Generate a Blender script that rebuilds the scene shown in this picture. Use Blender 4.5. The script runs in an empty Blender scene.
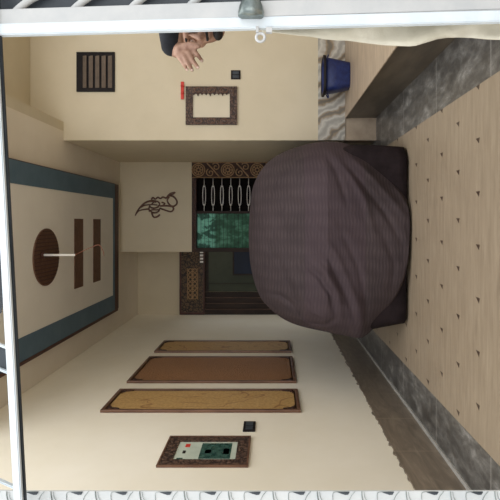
import bpy, bmesh, math, random
from mathutils import Vector, Matrix, noise
random.seed(7)
C = bpy.context.scene.collection
H0 = 1.25           # eye height
F = 500.0
VX, VY = 272.0, 222.0

def P(px, py, Y):
    """world point seen at photo pixel (px,py) and depth Y (photo is turned a quarter: its right is world down)"""
    return Vector(((VY - py) * Y / F, Y, H0 - (px - VX) * Y / F))
def XW(py, Y): return (VY - py) * Y / F
def ZW(px, Y): return H0 - (px - VX) * Y / F

# ------------------------------------------------------------------ materials
def lin(c):
    out = []
    for v in c:
        v /= 255.0
        out.append(v / 12.92 if v <= .04045 else ((v + .055) / 1.055) ** 2.4)
    return (*out, 1.0)

class NT:
    def __init__(s, name):
        s.m = bpy.data.materials.new(name); s.m.use_nodes = True
        s.t = s.m.node_tree; s.n = s.t.nodes; s.l = s.t.links
        s.b = s.n['Principled BSDF']
    def node(s, typ, **kw):
        n = s.n.new(typ)
        for k, v in kw.items(): setattr(n, k, v)
        return n
    def link(s, a, b): s.l.new(a, b)
    def coord(s, which='Object', scale=(1, 1, 1), rot=(0, 0, 0)):
        tc = s.node('ShaderNodeTexCoord'); mp = s.node('ShaderNodeMapping')
        s.link(tc.outputs[which], mp.inputs[0])
        mp.inputs['Scale'].default_value = scale; mp.inputs['Rotation'].default_value = rot
        return mp.outputs[0]
    def noise(s, vec, scale=5, detail=4, rough=.5, dist=0):
        n = s.node('ShaderNodeTexNoise'); s.link(vec, n.inputs['Vector'])
        n.inputs['Scale'].default_value = scale; n.inputs['Detail'].default_value = detail
        n.inputs['Roughness'].default_value = rough; n.inputs['Distortion'].default_value = dist
        return n.outputs['Fac']
    def voro(s, vec, scale=5, feature='F1', out='Distance'):
        n = s.node('ShaderNodeTexVoronoi', feature=feature); s.link(vec, n.inputs['Vector'])
        n.inputs['Scale'].default_value = scale
        return n.outputs[out]
    def ramp(s, fac, stops):
        r = s.node('ShaderNodeValToRGB'); s.link(fac, r.inputs[0])
        e = r.color_ramp.elements
        while len(e) < len(stops): e.new(.5)
        for el, (p, c) in zip(e, stops):
            el.position = p; el.color = lin(c) if len(c) == 3 else c
        return r.outputs[0]
    def math(s, op, a, b=None, c=None):
        n = s.node('ShaderNodeMath', operation=op)
        for i, v in enumerate((a, b, c)):
            if v is None: continue
            if isinstance(v, (int, float)): n.inputs[i].default_value = v
            else: s.link(v, n.inputs[i])
        return n.outputs[0]
    def mix(s, fac, a, b, mode='MIX'):
        n = s.node('ShaderNodeMix', data_type='RGBA', blend_type=mode)
        for sock, v in ((n.inputs[0], fac), (n.inputs[6], a), (n.inputs[7], b)):
            if isinstance(v, (int, float)): sock.default_value = v
            elif isinstance(v, tuple): sock.default_value = lin(v)
            else: s.link(v, sock)
        return n.outputs[2]
    def bump(s, h, strength=.3, dist=.01):
        n = s.node('ShaderNodeBump'); s.link(h, n.inputs['Height'])
        n.inputs['Strength'].default_value = strength; n.inputs['Distance'].default_value = dist
        s.link(n.outputs[0], s.b.inputs['Normal'])
    def fin(s, col=None, rough=.6, metal=0, spec=.4):
        if col is not None:
            if isinstance(col, tuple): s.b.inputs['Base Color'].default_value = lin(col)
            else: s.link(col, s.b.inputs['Base Color'])
        s.b.inputs['Roughness'].default_value = rough
        s.b.inputs['Metallic'].default_value = metal
        s.b.inputs['Specular IOR Level'].default_value = spec
        return s.m

def mottled(name, c1, c2, scale=3, rough=.7, bump=.1, metal=0, stretch=(1, 1, 1), spec=.4, lo=.35, hi=.65):
    t = NT(name); v = t.coord(scale=stretch)
    f = t.noise(v, scale, 6, .6)
    col = t.ramp(f, [(lo, c1), (hi, c2)])
    if bump: t.bump(t.noise(v, scale * 12, 4), bump, .004)
    return t.fin(col, rough, metal, spec)

M = {}
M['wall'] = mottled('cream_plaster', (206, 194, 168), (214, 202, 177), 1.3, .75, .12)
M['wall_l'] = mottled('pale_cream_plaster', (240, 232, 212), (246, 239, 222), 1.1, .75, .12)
M['ceil'] = mottled('ceiling_plaster', (228, 217, 198), (236, 226, 209), 1.2, .85, .08)
M['panelc'] = mottled('ceiling_panel_paint', (230, 225, 214), (238, 233, 222), 1.2, .8, .05)
M['blue'] = mottled('slate_blue_paint', (80, 104, 120), (92, 115, 130), 3, .6, .05)
M['brownedge'] = mottled('dark_brown_paint', (64, 36, 30), (82, 48, 38), 6, .5, .1)
M['slat'] = mottled('medallion_brown', (88, 62, 48), (118, 86, 66), 14, .6, .3, stretch=(1, 6, 1))
M['white'] = mottled('white_gate_paint', (212, 222, 228), (226, 232, 235), 12, .45, .1)
M['white2'] = mottled('off_white_gate_paint', (186, 188, 188), (200, 200, 198), 10, .5, .1)
M['gatedark'] = mottled('charcoal_backing_sheet', (48, 54, 60), (66, 72, 78), 9, .5, .1)
M['black'] = mottled('black_plastic', (22, 18, 19), (32, 26, 27), 20, .6, .05, spec=.2)
M['void'] = mottled('matt_black_backing', (16, 14, 14), (24, 21, 20), 20, .95, 0, spec=.05)
M['red'] = mottled('red_plastic', (190, 40, 32), (215, 70, 55), 20, .4, .05)
M['steel'] = mottled('worn_steel', (110, 120, 118), (160, 168, 164), 25, .35, .1, metal=.8)
M['sheetwhite'] = mottled('white_sheet_paint', (196, 200, 200), (208, 210, 208), 12, .6, .1)
M['ventslat'] = mottled('vent_slat_brown', (96, 84, 74), (112, 98, 86), 14, .7, .2)
M['cloth'] = mottled('cream_cloth', (206, 200, 180), (222, 216, 198), 9, .9, .3)
M['bucket'] = mottled('dark_blue_plastic', (24, 34, 78), (38, 52, 104), 16, .45, .1)
M['skin'] = mottled('skin_tone', (150, 112, 92), (184, 146, 124), 30, .55, .08)
M['nail'] = mottled('nail_tone', (206, 176, 160), (214, 186, 170), 30, .35, 0)
M['hair'] = mottled('black_hair', (20, 16, 15), (38, 30, 26), 60, .5, .4)
M['shirt'] = mottled('black_knit', (24, 26, 30), (38, 40, 46), 30, .85, .3)
M['trouser'] = mottled('grey_trousers', (60, 58, 56), (76, 73, 70), 30, .85, .3)
M['brass'] = mottled('tan_relief', (150, 118, 84), (182, 148, 108), 30, .5, .2)
M['dark'] = mottled('dark_stained_wood', (34, 24, 21), (52, 38, 32), 12, .7, .2, stretch=(1, 1, .2))
M['script'] = mottled('dark_brown_wood', (92, 64, 54), (116, 84, 70), 18, .45, .2)
M['rod'] = mottled('white_enamel', (240, 238, 232), (248, 246, 240), 10, .35, 0)
M['wire'] = mottled('reddish_wire', (140, 92, 72), (165, 112, 90), 20, .5, 0)
M['tile_beige'] = mottled('beige_step_tile', (164, 146, 126), (190, 172, 150), 4, .45, .1, stretch=(1, 6, 1))
M['silver'] = mottled('silver_spindle', (205, 200, 196), (230, 226, 220), 20, .35, .1, metal=.2)
M['grout'] = mottled('pale_cement', (150, 148, 142), (176, 172, 164), 12, .8, .3)
M['rubber'] = mottled('tyre_rubber', (14, 14, 15), (24, 24, 25), 20, .8, .3)
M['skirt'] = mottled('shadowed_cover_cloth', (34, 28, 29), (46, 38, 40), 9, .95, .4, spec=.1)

def brown_tile():
    t = NT('brown_glazed_tile'); v = t.coord()
    n1 = t.noise(t.coord(scale=(1, 1, 5)), 3, 8, .65, 1.2)
    col = t.ramp(n1, [(.3, (108, 98, 86)), (.55, (136, 123, 108)), (.75, (160, 146, 128))])
    sx = t.node('ShaderNodeSeparateXYZ'); t.link(v, sx.inputs[0])
    fr = t.math('FRACT', t.math('DIVIDE', sx.outputs[1], .62))
    line = t.math('LESS_THAN', fr, .012)
    col = t.mix(line, col, (160, 145, 125))
    return t.fin(col, .28, 0, .5)
M['tile_brown'] = brown_tile(); M['tile_riser'] = mottled('dark_riser_tile', (84, 76, 66), (108, 98, 84), 2.2, .35, .05, stretch=(1, 1, 4))

def marble_grey():
    t = NT('grey_marble'); v = t.coord(scale=(2.2, 1, 1), rot=(0, 0, .5))
    n1 = t.noise(v, 3.0, 12, .75, .25)
    col = t.ramp(n1, [(.3, (54, 52, 50)), (.46, (82, 80, 77)), (.56, (110, 108, 104)), (.68, (160, 158, 154))])
    vv = t.coord()
    v2 = t.math('ABSOLUTE', t.math('SUBTRACT', t.noise(vv, 1.6, 5, .55, .4), .5))
    col = t.mix(t.ramp(v2, [(0, (110, 110, 110)), (.008, (0, 0, 0))]), col, (150, 146, 140))
    sx = t.node('ShaderNodeSeparateXYZ'); t.link(vv, sx.inputs[0])
    line = t.math('LESS_THAN', t.math('FRACT', t.math('DIVIDE', sx.outputs[1], .95)), .006)
    col = t.mix(line, col, (170, 166, 160))
    return t.fin(col, .3, 0, .5)
M['marble'] = marble_grey()

def marble_white():
    t = NT('veined_white_marble'); v = t.coord(scale=(1, 1, 1), rot=(.3, .8, .2))
    w = t.node('ShaderNodeTexWave'); t.link(v, w.inputs[0])
    w.inputs['Scale'].default_value = 1.6; w.inputs['Distortion'].default_value = 9
    w.inputs['Detail'].default_value = 4; w.inputs['Detail Scale'].default_value = 1.4
    col = t.ramp(w.outputs['Fac'], [(0, (116, 110, 100)), (.12, (150, 132, 108)), (.35, (176, 170, 160)), (.65, (200, 196, 186)), (1, (160, 156, 148))])
    return t.fin(col, .3, 0, .5)
M['marble_w'] = marble_white()

def floor_mat():
    t = NT('beige_floor_tile'); v = t.coord()
    sx = t.node('ShaderNodeSeparateXYZ'); t.link(v, sx.inputs[0])
    X, Y = sx.outputs[0], sx.outputs[1]
    S = .323
    # streaks across the drive
    n1 = t.noise(t.coord(scale=(1.0, 9, 1)), 3.0, 8, .7, .4)
    n2 = t.noise(v, 1.1, 4, .6)
    col = t.ramp(n1, [(.28, (130, 115, 97)), (.48, (150, 134, 114)), (.7, (168, 152, 131))])
    col = t.mix(t.math('MULTIPLY', n2, .5), col, (162, 147, 126))
    row = t.math('DIVIDE', t.math('SUBTRACT', Y, 3.03 - 3.25), .325)
    ri = t.math('ROUND', row)
    dy = t.math('MULTIPLY', t.math('SUBTRACT', row, ri), .325)
    par = t.math('MODULO', ri, 2)
    xo = t.math('DIVIDE', t.math('SUBTRACT', t.math('ADD', X, 8 * S), t.math('ADD', .172, t.math('MULTIPLY', par, S / 2))), S)
    dx = t.math('MULTIPLY', t.math('SUBTRACT', xo, t.math('ROUND', xo)), S)
    # small arrow-shaped insert, wider at the near side
    wid = t.math('MULTIPLY', t.math('ADD', dx, .021), .85)
    ins = t.math('MULTIPLY', t.math('LESS_THAN', t.math('ABSOLUTE', t.math('ADD', dy, t.math('MULTIPLY', dx, -.5))), wid), t.math('LESS_THAN', dx, .015))
    # tile joints
    jx = t.math('LESS_THAN', t.math('ABSOLUTE', t.math('SUBTRACT', t.math('FRACT', t.math('DIVIDE', t.math('ADD', X, 4 - .172), S)), .5)), .008)
    jy = t.math('LESS_THAN', t.math('ABSOLUTE', t.math('SUBTRACT', row, ri)), .009)
    j = t.math('MULTIPLY', jy, .10)
    col = t.mix(j, col, (128, 112, 94))
    col = t.mix(ins, col, (74, 58, 48))
    return t.fin(col, .38, 0, .45)
M['floor'] = floor_mat()

def carved(name, dark, light, scale=34):
    t = NT(name); v = t.coord()
    d = t.voro(v, scale, 'DISTANCE_TO_EDGE'); n = t.noise(v, scale * 1.3, 3, .6, 1.5)
    f = t.math('ADD', t.math('MULTIPLY', d, 1.6), t.math('MULTIPLY', t.math('SUBTRACT', n, .5), .9))
    col = t.ramp(f, [(.05, dark), (.38, light), (.75, dark)])
    t.bump(f, .8, .01)
    return t.fin(col, .45, 0, .4)
M['carved'] = carved('carved_walnut', (46, 32, 28), (104, 80, 66), 24)
M['carved_big'] = carved('carved_dark_wood', (36, 20, 16), (78, 46, 34), 26)
M['lintel'] = carved('carved_dark_lintel', (26, 22, 18), (118, 92, 66), 16)
M['frame'] = mottled('frame_walnut', (86, 58, 44), (120, 88, 68), 10, .35, .2, stretch=(1, 1, .3))
def gold_panel():
    t = NT('gold_panel_with_curves'); v = t.coord(scale=(1, 1, .5))
    n = t.noise(v, 2.6, 2, .5, 1.2)
    d = t.math('ABSOLUTE', t.math('SUBTRACT', t.math('FRACT', t.math('MULTIPLY', n, 5)), .5))
    col = t.ramp(t.noise(t.coord(), 40, 4), [(.3, (172, 134, 82)), (.7, (200, 164, 108))])
    col = t.mix(t.ramp(d, [(0, (255, 255, 255)), (.07, (0, 0, 0))]), col, (140, 98, 58))
    t.bump(t.noise(t.coord(), 90, 4), .4, .005)
    return t.fin(col, .45)
M['gold'] = gold_panel()
M['copper'] = carved('textured_brown_panel', (140, 98, 66), (172, 128, 90), 40)

def cover_mat():
    t = NT('striped_cover_cloth'); v = t.coord()
    sx = t.node('ShaderNodeSeparateXYZ'); t.link(v, sx.inputs[0])
    n = t.noise(v, 2.2, 5, .6)
    base = t.ramp(n, [(.3, (53, 45, 47)), (.7, (68, 58, 60))])
    # fine pinstripe weave wobbling across the cloth
    wob = t.math('MULTIPLY', t.noise(v, 5, 3, .5), .05)
    s = t.math('SINE', t.math('MULTIPLY', t.math('ADD', sx.outputs[2], wob), 210))
    s2 = t.math('SINE', t.math('MULTIPLY', t.math('ADD', sx.outputs[0], wob), 48))
    st = t.math('MULTIPLY', t.math('ADD', s, 1), t.math('ADD', t.math('MULTIPLY', s2, .25), .6))
    col = t.mix(t.math('MULTIPLY', st, .09), base, (122, 106, 108))
    # sewn band, a shade warmer
    z = sx.outputs[2]
    band = t.math('MULTIPLY', t.math('GREATER_THAN', z, .42), t.math('LESS_THAN', z, .95))
    col = t.mix(t.math('MULTIPLY', band, .3), col, (76, 61, 69))
    t.bump(t.math('ADD', t.math('MULTIPLY', s, .5), t.noise(v, 60, 3)), .3, .003)
    m = t.fin(col, .85, 0, .25)
    return m
M['cover'] = cover_mat()

def green_glass():
    t = NT('green_window_glass'); v = t.coord()
    sx = t.node('ShaderNodeSeparateXYZ'); t.link(v, sx.inputs[0])
    n = t.noise(t.coord(scale=(3, 1, 2)), 3.2, 4, .6)
    col = t.ramp(n, [(.3, (24, 62, 42)), (.5, (44, 98, 70)), (.7, (90, 150, 122))])
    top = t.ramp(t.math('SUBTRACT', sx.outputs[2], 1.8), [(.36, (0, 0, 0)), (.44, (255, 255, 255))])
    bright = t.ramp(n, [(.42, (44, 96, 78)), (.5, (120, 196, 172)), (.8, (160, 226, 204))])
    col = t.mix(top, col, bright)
    bars = t.math('LESS_THAN', t.math('FRACT', t.math('DIVIDE', sx.outputs[2], .062)), .16)
    col = t.mix(t.math('MULTIPLY', bars, .7), col, (16, 34, 28))
    t.b.inputs['Emission Color'].default_value = lin((60, 120, 100))
    return t.fin(col, .4, 0, .15)
M['green'] = green_glass()
M['doorglass'] = mottled('smoked_door_glass', (58, 63, 50), (74, 78, 64), 1.5, .4, 0, spec=.15)
M['doorblue'] = mottled('navy_painted_reflection', (24, 32, 48), (30, 40, 60), 3, .4, 0, spec=.15)
M['painted_reflection'] = mottled('pale_mirror_reflection', (186, 196, 180), (204, 212, 196), 8, .2, 0, spec=.6)
M['teal'] = mottled('teal_mirror_reflection', (30, 62, 56), (66, 96, 86), 30, .2, 0, spec=.6)
M['mirror'] = mottled('mirror_glass', (205, 194, 168), (212, 200, 175), 1.5, .2, 0, spec=.5)  # cream of the reflected wall painted in as base colour

# ------------------------------------------------------------------ mesh helpers
def nb(): return bmesh.new()
def box(bm, a, b, bev=0):
    a = Vector(a); b = Vector(b)
    mn = Vector([min(a[i], b[i]) for i in range(3)]); mx = Vector([max(a[i], b[i]) for i in range(3)])
    r = bmesh.ops.create_cube(bm, size=1)
    for v in r['verts']:
        v.co = Vector([mn[i] + (v.co[i] + .5) * (mx[i] - mn[i]) for i in range(3)])
    if bev:
        es = list({e for v in r['verts'] for e in v.link_edges})
        bmesh.ops.bevel(bm, geom=es, offset=bev, segments=2, affect='EDGES', profile=.7)
    return bm
def tube(bm, pts, rad, seg=8, closed=False):
    pts = [Vector(p) for p in pts]
    n = len(pts); rads = rad if isinstance(rad, (list, tuple)) else [rad] * n
    rings = []
    up = Vector((.123, .456, .88)).normalized()
    for i, p in enumerate(pts):
        if closed: d = pts[(i + 1) % n] - pts[i - 1]
        else: d = pts[min(i + 1, n - 1)] - pts[max(i - 1, 0)]
        d.normalize()
        a = d.cross(up)
        if a.length < 1e-3: a = d.cross(Vector((1, 0, 0)))
        a.normalize(); b = d.cross(a); up = b.cross(d) if False else up
        rings.append([bm.verts.new(p + (a * math.cos(k * 2 * math.pi / seg) + b * math.sin(k * 2 * math.pi / seg)) * rads[i]) for k in range(seg)])
    m = n if closed else n - 1
    for i in range(m):
        r1, r2 = rings[i], rings[(i + 1) % n]
        for k in range(seg):
            bm.faces.new((r1[k], r1[(k + 1) % seg], r2[(k + 1) % seg], r2[k]))
    if not closed:
        bm.faces.new(rings[0]); bm.faces.new(list(reversed(rings[-1])))
    return bm
def prism(bm, pts, vec):
    vec = Vector(vec)
    a = [bm.verts.new(Vector(p)) for p in pts]; b = [bm.verts.new(Vector(p) + vec) for p in pts]
    bm.faces.new(a); bm.faces.new(list(reversed(b)))
    for i in range(len(pts)):
        j = (i + 1) % len(pts)
        bm.faces.new((a[j], a[i], b[i], b[j]))
    return bm
def sphere(bm, c, r, seg=16, rings=10):
    c = Vector(c); r = Vector(r) if not isinstance(r, (int, float)) else Vector((r, r, r))
    q = bmesh.ops.create_uvsphere(bm, u_segments=seg, v_segments=rings, radius=1)
    for v in q['verts']: v.co = Vector([c[i] + v.co[i] * r[i] for i in range(3)])
def smoothcurve(pts, n=6, closed=False):
    pts = [Vector(p) for p in pts]; out = []; N = len(pts)
    rng = range(N if closed else N - 1)
    for i in rng:
        g = (lambda k: pts[k % N]) if closed else (lambda k: pts[max(0, min(N - 1, k))])
        p0, p1, p2, p3 = g(i - 1), g(i), g(i + 1), g(i + 2)
        for k in range(n):
            t = k / n
            out.append(.5 * ((2 * p1) + (p2 - p0) * t + (2 * p0 - 5 * p1 + 4 * p2 - p3) * t * t + (3 * p1 - p0 - 3 * p2 + p3) * t ** 3))
    if not closed: out.append(pts[-1])
    return out

def obj(name, bm, mat, parent=None, smooth=False):
    bmesh.ops.recalc_face_normals(bm, faces=bm.faces[:])
    me = bpy.data.meshes.new(name); bm.to_mesh(me); bm.free()
    me.materials.append(mat)
    if smooth:
        for p in me.polygons: p.use_smooth = True
    o = bpy.data.objects.new(name, me); C.objects.link(o)
    if parent is not None:
        o.parent = parent
        off = Vector(parent.location); q = parent.parent
        while q is not None:
            off += Vector(q.location); q = q.parent
        o.location = -off
    return o
def tag(o, label, cat, group=None, kind=None):
    o['label'] = label; o['category'] = cat
    if group: o['group'] = group
    if kind: o['kind'] = kind
    return o
def thing(name, label, cat, loc, group=None):
    o = bpy.data.objects.new(name, None); C.objects.link(o)
    o.location = loc; o.empty_display_size = .1
    return tag(o, label, cat, group)
def struct(name, bm, mat, parent=None, label=None):
    o = obj(name, bm, mat, parent)
    if parent is None: o['kind'] = 'structure'
    if label: o['label'] = label
    return o

# ------------------------------------------------------------------ dimensions
XL = -1.72; XR = .98; XP = 1.25
ZC = H0 + 2.5; ZH = H0 + 2.9
YF, YC, YB = 6.0, 8.2, 9.3
XFAR = 2.9; ZP = .375; T = .15
Y0 = .3

# ------------------------------------------------------------------ setting
struct('floor', box(nb(), (-1.34, -1.5, -.1), (.83, YC + .02, 0)), M['floor'], label='beige tiled drive floor with small dark inserts')
struct('floor', box(nb(), (-6, -6, -.35), (6, 12, -.12)), M['grout'])
bm = nb(); box(bm, (XL, -1.5, -.1), (-1.34, YC, .001))
struct('trim_1', bm, M['marble'], label='grey marble floor border along the left wall')
bm = nb(); box(bm, (.83, -1.5, -.1), (XP, YC, .001))
struct('trim_2', bm, M['marble'], label='grey marble floor border beside the raised step')
struct('floor', box(nb(), (XL, YC, -.1), (-.49, YB + .6, .003)), M['tile_beige'])
# raised step on the right
st = struct('raised_step', box(nb(), (XP + .012, .9, -.1), (XFAR, YF, ZP - .012)), M['grout'], label='raised tiled step along the right side')
struct('step_riser', box(nb(), (XP, .9, 0), (XP + .014, YF, ZP - .012)), M['tile_riser'], st)
struct('step_tread', box(nb(), (XP - .012, .9, ZP - .012), (XFAR, YF, ZP), .003), M['tile_beige'], st)

struct('wall_left', box(nb(), (XL - T, 1.3, -.1), (XL, YB + .6, ZC + .1)), M['wall_l'])
struct('wall_right', box(nb(), (XFAR, .9, -.1), (XFAR + T, YF + T, ZH + .1)), M['wall'])
# wall facing the gate, right of the car
bm = nb(); box(bm, (XR, YF, ZP), (XFAR, YC, ZH + .1))
struct('wall_front', bm, M['wall'], label='cream wall facing the gate to the right of the parking bay')
bm = nb(); box(bm, (XR, YF - .001, -.05), (XP + .02, YF + .2, ZP))
struct('wall_footing', bm, M['tile_beige'])
bm = nb(); box(bm, (XR, YF + .2, -.05), (XR + .3, YC, ZP))
struct('wall_right', bm, M['wall'])
# back walls
struct('wall_back', box(nb(), (-.49, YC, ZW(192, YC)), (XR + .01, YC + .9, ZC + .05)), M['wall'], label='upper cream wall block carrying the brown calligraphy')
struct('wall_back', box(nb(), (XL, YB, ZW(180, YB)), (XR, YB + T, ZC + .05)), M['wall'], label='recessed cream wall above the carved lintel')
struct('wall_back', box(nb(), (-.49, YC + .12, -.05), (XR + .01, YC + .3, 2.56)), M['wall'])
struct('wall_back', box(nb(), (XL, YB + .45, -.05), (-.3, YB + .6, 3.1)), M['wall'])
struct('ceiling', box(nb(), (XL - T, 3.9, ZC), (1.09, YB + .3, ZC + .15)), M['ceil'])
struct('ceiling', box(nb(), (1.09, 4.9, ZH), (XFAR + T, YF + .3, ZH + .12)), M['wall'])
struct('trim_3', box(nb(), (1.09, 3.9, ZC), (1.2, YF, ZH + .05)), M['wall'])
# marble dado on the facing wall
bd = nb(); box(bd, (XR, YF - .015, ZP), (XFAR, YF, ZW(318, YF)))
struct('baseboard_front', bd, M['marble_w'], label='veined white marble dado on the facing wall')
# brown tile skirting on left wall with ragged cement edge
bd = nb(); box(bd, (XL, 1.3, 0), (XL + .014, YC + .6, .337))
bb = struct('baseboard_left', bd, M['tile_brown'], label='tall brown tile skirting on the left wall')
bd = nb()
y = 2.2; pts = [(XL + .003, 2.2, .33)]
while y < 8.2:
    w = random.uniform(.03, .07)
    h = random.choice([.336, .338, .340, .343, .348, .356]) 
    pts += [(XL + .003, y + w * .3, h), (XL + .003, y + w * .8, h + random.uniform(-.008, .004))]
    y += w
pts.append((XL + .003, y, .33))
prism(bd, pts, (.008, 0, 0))
struct('cement_edge', bd, M['tile_brown'], bb)
bd = nb(); box(bd, (XL + .014, 1.3, 0), (XL + .045, YC, .012))
struct('cement_line', bd, M['grout'], bb)

# ------------------------------------------------------------------ dropped ceiling panel
px0, px1, py0, py1 = -1.365, .59, 4.0, 7.82
cp = thing('ceiling_panel', 'dropped cream ceiling panel with slate blue border above the car', 'ceiling panel', (-.4, 6, ZC - .05))
cp['kind'] = 'structure'
obj('panel_board', box(nb(), (px0, py0, ZC - .05), (px1, py1, ZC)), M['panelc'], cp)
bd = nb()
box(bd, (px0, py0, ZC - .056), (px0 + .235, py1, ZC - .05)); box(bd, (px1 - .225, py0, ZC - .056), (px1, py1, ZC - .05))
box(bd, (px0 + .235, py1 - .12, ZC - .056), (px1 - .225, py1, ZC - .05))
obj('painted_border', bd, M['blue'], cp)
bd = nb()
e = .035
box(bd, (px0 - e, py0, ZC - .062), (px0, py1 + .1, ZC)); box(bd, (px1, py0, ZC - .054), (px1 + .008, py1 + .0, ZC))
box(bd, (px0, py1 - .04, ZC - .064), (px1, py1 + .12, ZC))
obj('dark_edge', bd, M['brownedge'], cp)
def disc(c, r, z, dz):
    b = nb(); n = 48
    prism(b, [(c[0] + r * math.cos(k * 2 * math.pi / n), c[1] + r * math.sin(k * 2 * math.pi / n), z) for k in range(n)], (0, 0, dz))
    return b
zc = ZC - .05
md = obj('round_medallion', disc((-.38, 5.42), .31, zc, -.012), M['slat'], cp)
bd = nb()
for k in range(-7, 8):
    xx = k * .04; hw = math.sqrt(max(0, .295 ** 2 - xx ** 2))
    box(bd, (-.38 + xx - .006, 5.42 - hw, zc - .02), (-.38 + xx + .006, 5.42 + hw, zc - .012))
obj('medallion_ribs', bd, M['brownedge'], md)
for (a, b) in ((74, 82.5), (93, 100)):
    ya, yb = F * 2.45 / (VX - a), F * 2.45 / (VX - b)
    obj('recessed_slot', box(nb(), (-.83, ya, zc - .01), (.04, yb, zc), .003), M['slat'], cp)
md = obj('round_medallion', disc((-.38, 4.36), .31, zc, -.012), M['slat'], cp)

rod = thing('fan_rod', 'white hanging rod with a loose reddish wire, under the round ceiling medallion', 'ceiling rod', P(42, 255, 5.45))
b = nb(); p0 = Vector((P(42, 255, 5.3).x, 5.3, ZC - .065)); p1 = Vector((p0.x, 5.3, ZW(75, 5.3)))
tube(b, [p0, p1], .013, 10); obj('down_rod', b, M['rod'], rod, True)
b = nb(); tube(b, [p0, p0 - Vector((0, 0, .02))], .04, 16); obj('canopy', b, M['brownedge'], rod, True)
b = nb(); tube(b, smoothcurve([p1, P(83, 251, 5.4), P(92, 247, 5.38), P(99, 245, 5.4), P(103, 251, 5.4), P(104, 256, 5.4)], 5), .004, 6)
obj('loose_wire', b, M['wire'], rod, True)

# ------------------------------------------------------------------ left wall hangings
def lw(py): return -XL * F / (py - VY)   # depth on left wall for a pixel row
def framed_panel(y0, y1, z0, z1, face, lab):
    t = thing('wall_panel', lab, 'wall panel', (XL, (y0 + y1) / 2, z0), 'framed wood panels on the left wall')
    w = .034; x0 = XL + .001; d = .026
    fr = nb()
    box(fr, (x0, y0, z0), (x0 + d, y0 + w, z1), .008); box(fr, (x0, y1 - w, z0), (x0 + d, y1, z1), .008)
    box(fr, (x0, y0 + w, z1 - w), (x0 + d, y1 - w, z1), .008); box(fr, (x0, y0 + w, z0), (x0 + d, y1 - w, z0 + w), .008)
    f = obj('panel_frame', fr, M['frame'], t)
    b = nb(); w2 = w + .012
    for (a, c) in (((y0 + w, z0 + w), (y0 + w2, z1 - w)), ((y1 - w2, z0 + w), (y1 - w, z1 - w)), ((y0 + w2, z0 + w), (y1 - w2, z0 + w2)), ((y0 + w2, z1 - w2), (y1 - w2, z1 - w))):
        box(b, (x0, a[0], a[1]), (x0 + d - .01, c[0], c[1]))
    obj('inner_bead', b, M['brownedge'], f)
    obj('panel_face', box(nb(), (x0, y0 + w, z0 + w), (x0 + .016, y1 - w, z1 - w)), face, t)
    # dark carved corner pieces
    s = .085
    for sy in (0, 1):
        for sz in (0, 1):
            cy = y0 + w2 if sy == 0 else y1 - w2; cz = z0 + w2 if sz == 0 else z1 - w2
            dy = 1 if sy == 0 else -1; dz = 1 if sz == 0 else -1
            pts = [(0, 0), (s, 0), (s * .85, s * .18), (s * .6, s * .16), (s * .5, s * .42), (s * .28, s * .42), (s * .22, s * .8), (s * .1, s * 1.2), (0, s * 1.35)]
            b = nb(); prism(b, [(x0 + .016, cy + dy * p * .95, cz + dz * q) for p, q in pts], (.012, 0, 0))
            obj('corner_ornament', b, M['carved_big'], t)
    return t
framed_panel(lw(413), lw(391), .99, 2.80, M['gold'], 'golden wood wall panel nearest the gate, in dark moulded frame')
framed_panel(lw(383.5), lw(358), .99, 2.80, M['copper'], 'wide reddish brown wall panel between the two golden panels')
framed_panel(lw(353), lw(342), .99, 2.80, M['gold'], 'narrow golden wall panel farthest along the left wall, near doorway')

# left mirror, its reflection painted on as flat colour patches
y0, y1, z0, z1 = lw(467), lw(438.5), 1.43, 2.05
t = thing('left_mirror', 'carved brown mirror frame on left wall, its reflection painted in pale and dark teal', 'picture frame', (XL, y0, z0))
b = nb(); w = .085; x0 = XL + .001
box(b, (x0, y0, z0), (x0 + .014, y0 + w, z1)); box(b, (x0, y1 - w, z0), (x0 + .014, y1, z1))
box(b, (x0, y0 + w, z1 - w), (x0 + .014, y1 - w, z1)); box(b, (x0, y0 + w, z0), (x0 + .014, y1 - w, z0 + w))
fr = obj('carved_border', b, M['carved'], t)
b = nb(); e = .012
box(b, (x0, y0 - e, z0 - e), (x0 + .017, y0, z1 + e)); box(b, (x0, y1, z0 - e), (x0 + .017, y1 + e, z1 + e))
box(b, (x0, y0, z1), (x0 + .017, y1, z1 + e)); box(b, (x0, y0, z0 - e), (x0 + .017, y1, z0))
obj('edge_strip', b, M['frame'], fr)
obj('painted_reflection', box(nb(), (x0, y0 + w, z0 + w), (x0 + .008, y1 - w, z1 - w)), M['painted_reflection'], t)
def reflect_mark(a, bb_, c, d, m, nm):   # fractions: along depth, along height
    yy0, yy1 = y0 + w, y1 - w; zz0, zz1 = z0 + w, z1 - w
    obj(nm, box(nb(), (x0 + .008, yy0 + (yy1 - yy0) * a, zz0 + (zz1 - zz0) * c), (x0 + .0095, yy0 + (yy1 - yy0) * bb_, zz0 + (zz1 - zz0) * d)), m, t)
reflect_mark(.06, .92, .09, .60, M['teal'], 'reflected_scene'); reflect_mark(.3, .6, .12, .22, M['doorblue'], 'dark_patch')
reflect_mark(.7, .88, .8, .88, M['red'], 'red_mark'); reflect_mark(.35, .5, .84, .89, M['black'], 'black_mark'); reflect_mark(.0, .1, .85, .95, M['teal'], 'green_mark')
reflect_mark(.35, .55, .42, .52, M['painted_reflection'], 'pale_mark')

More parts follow.
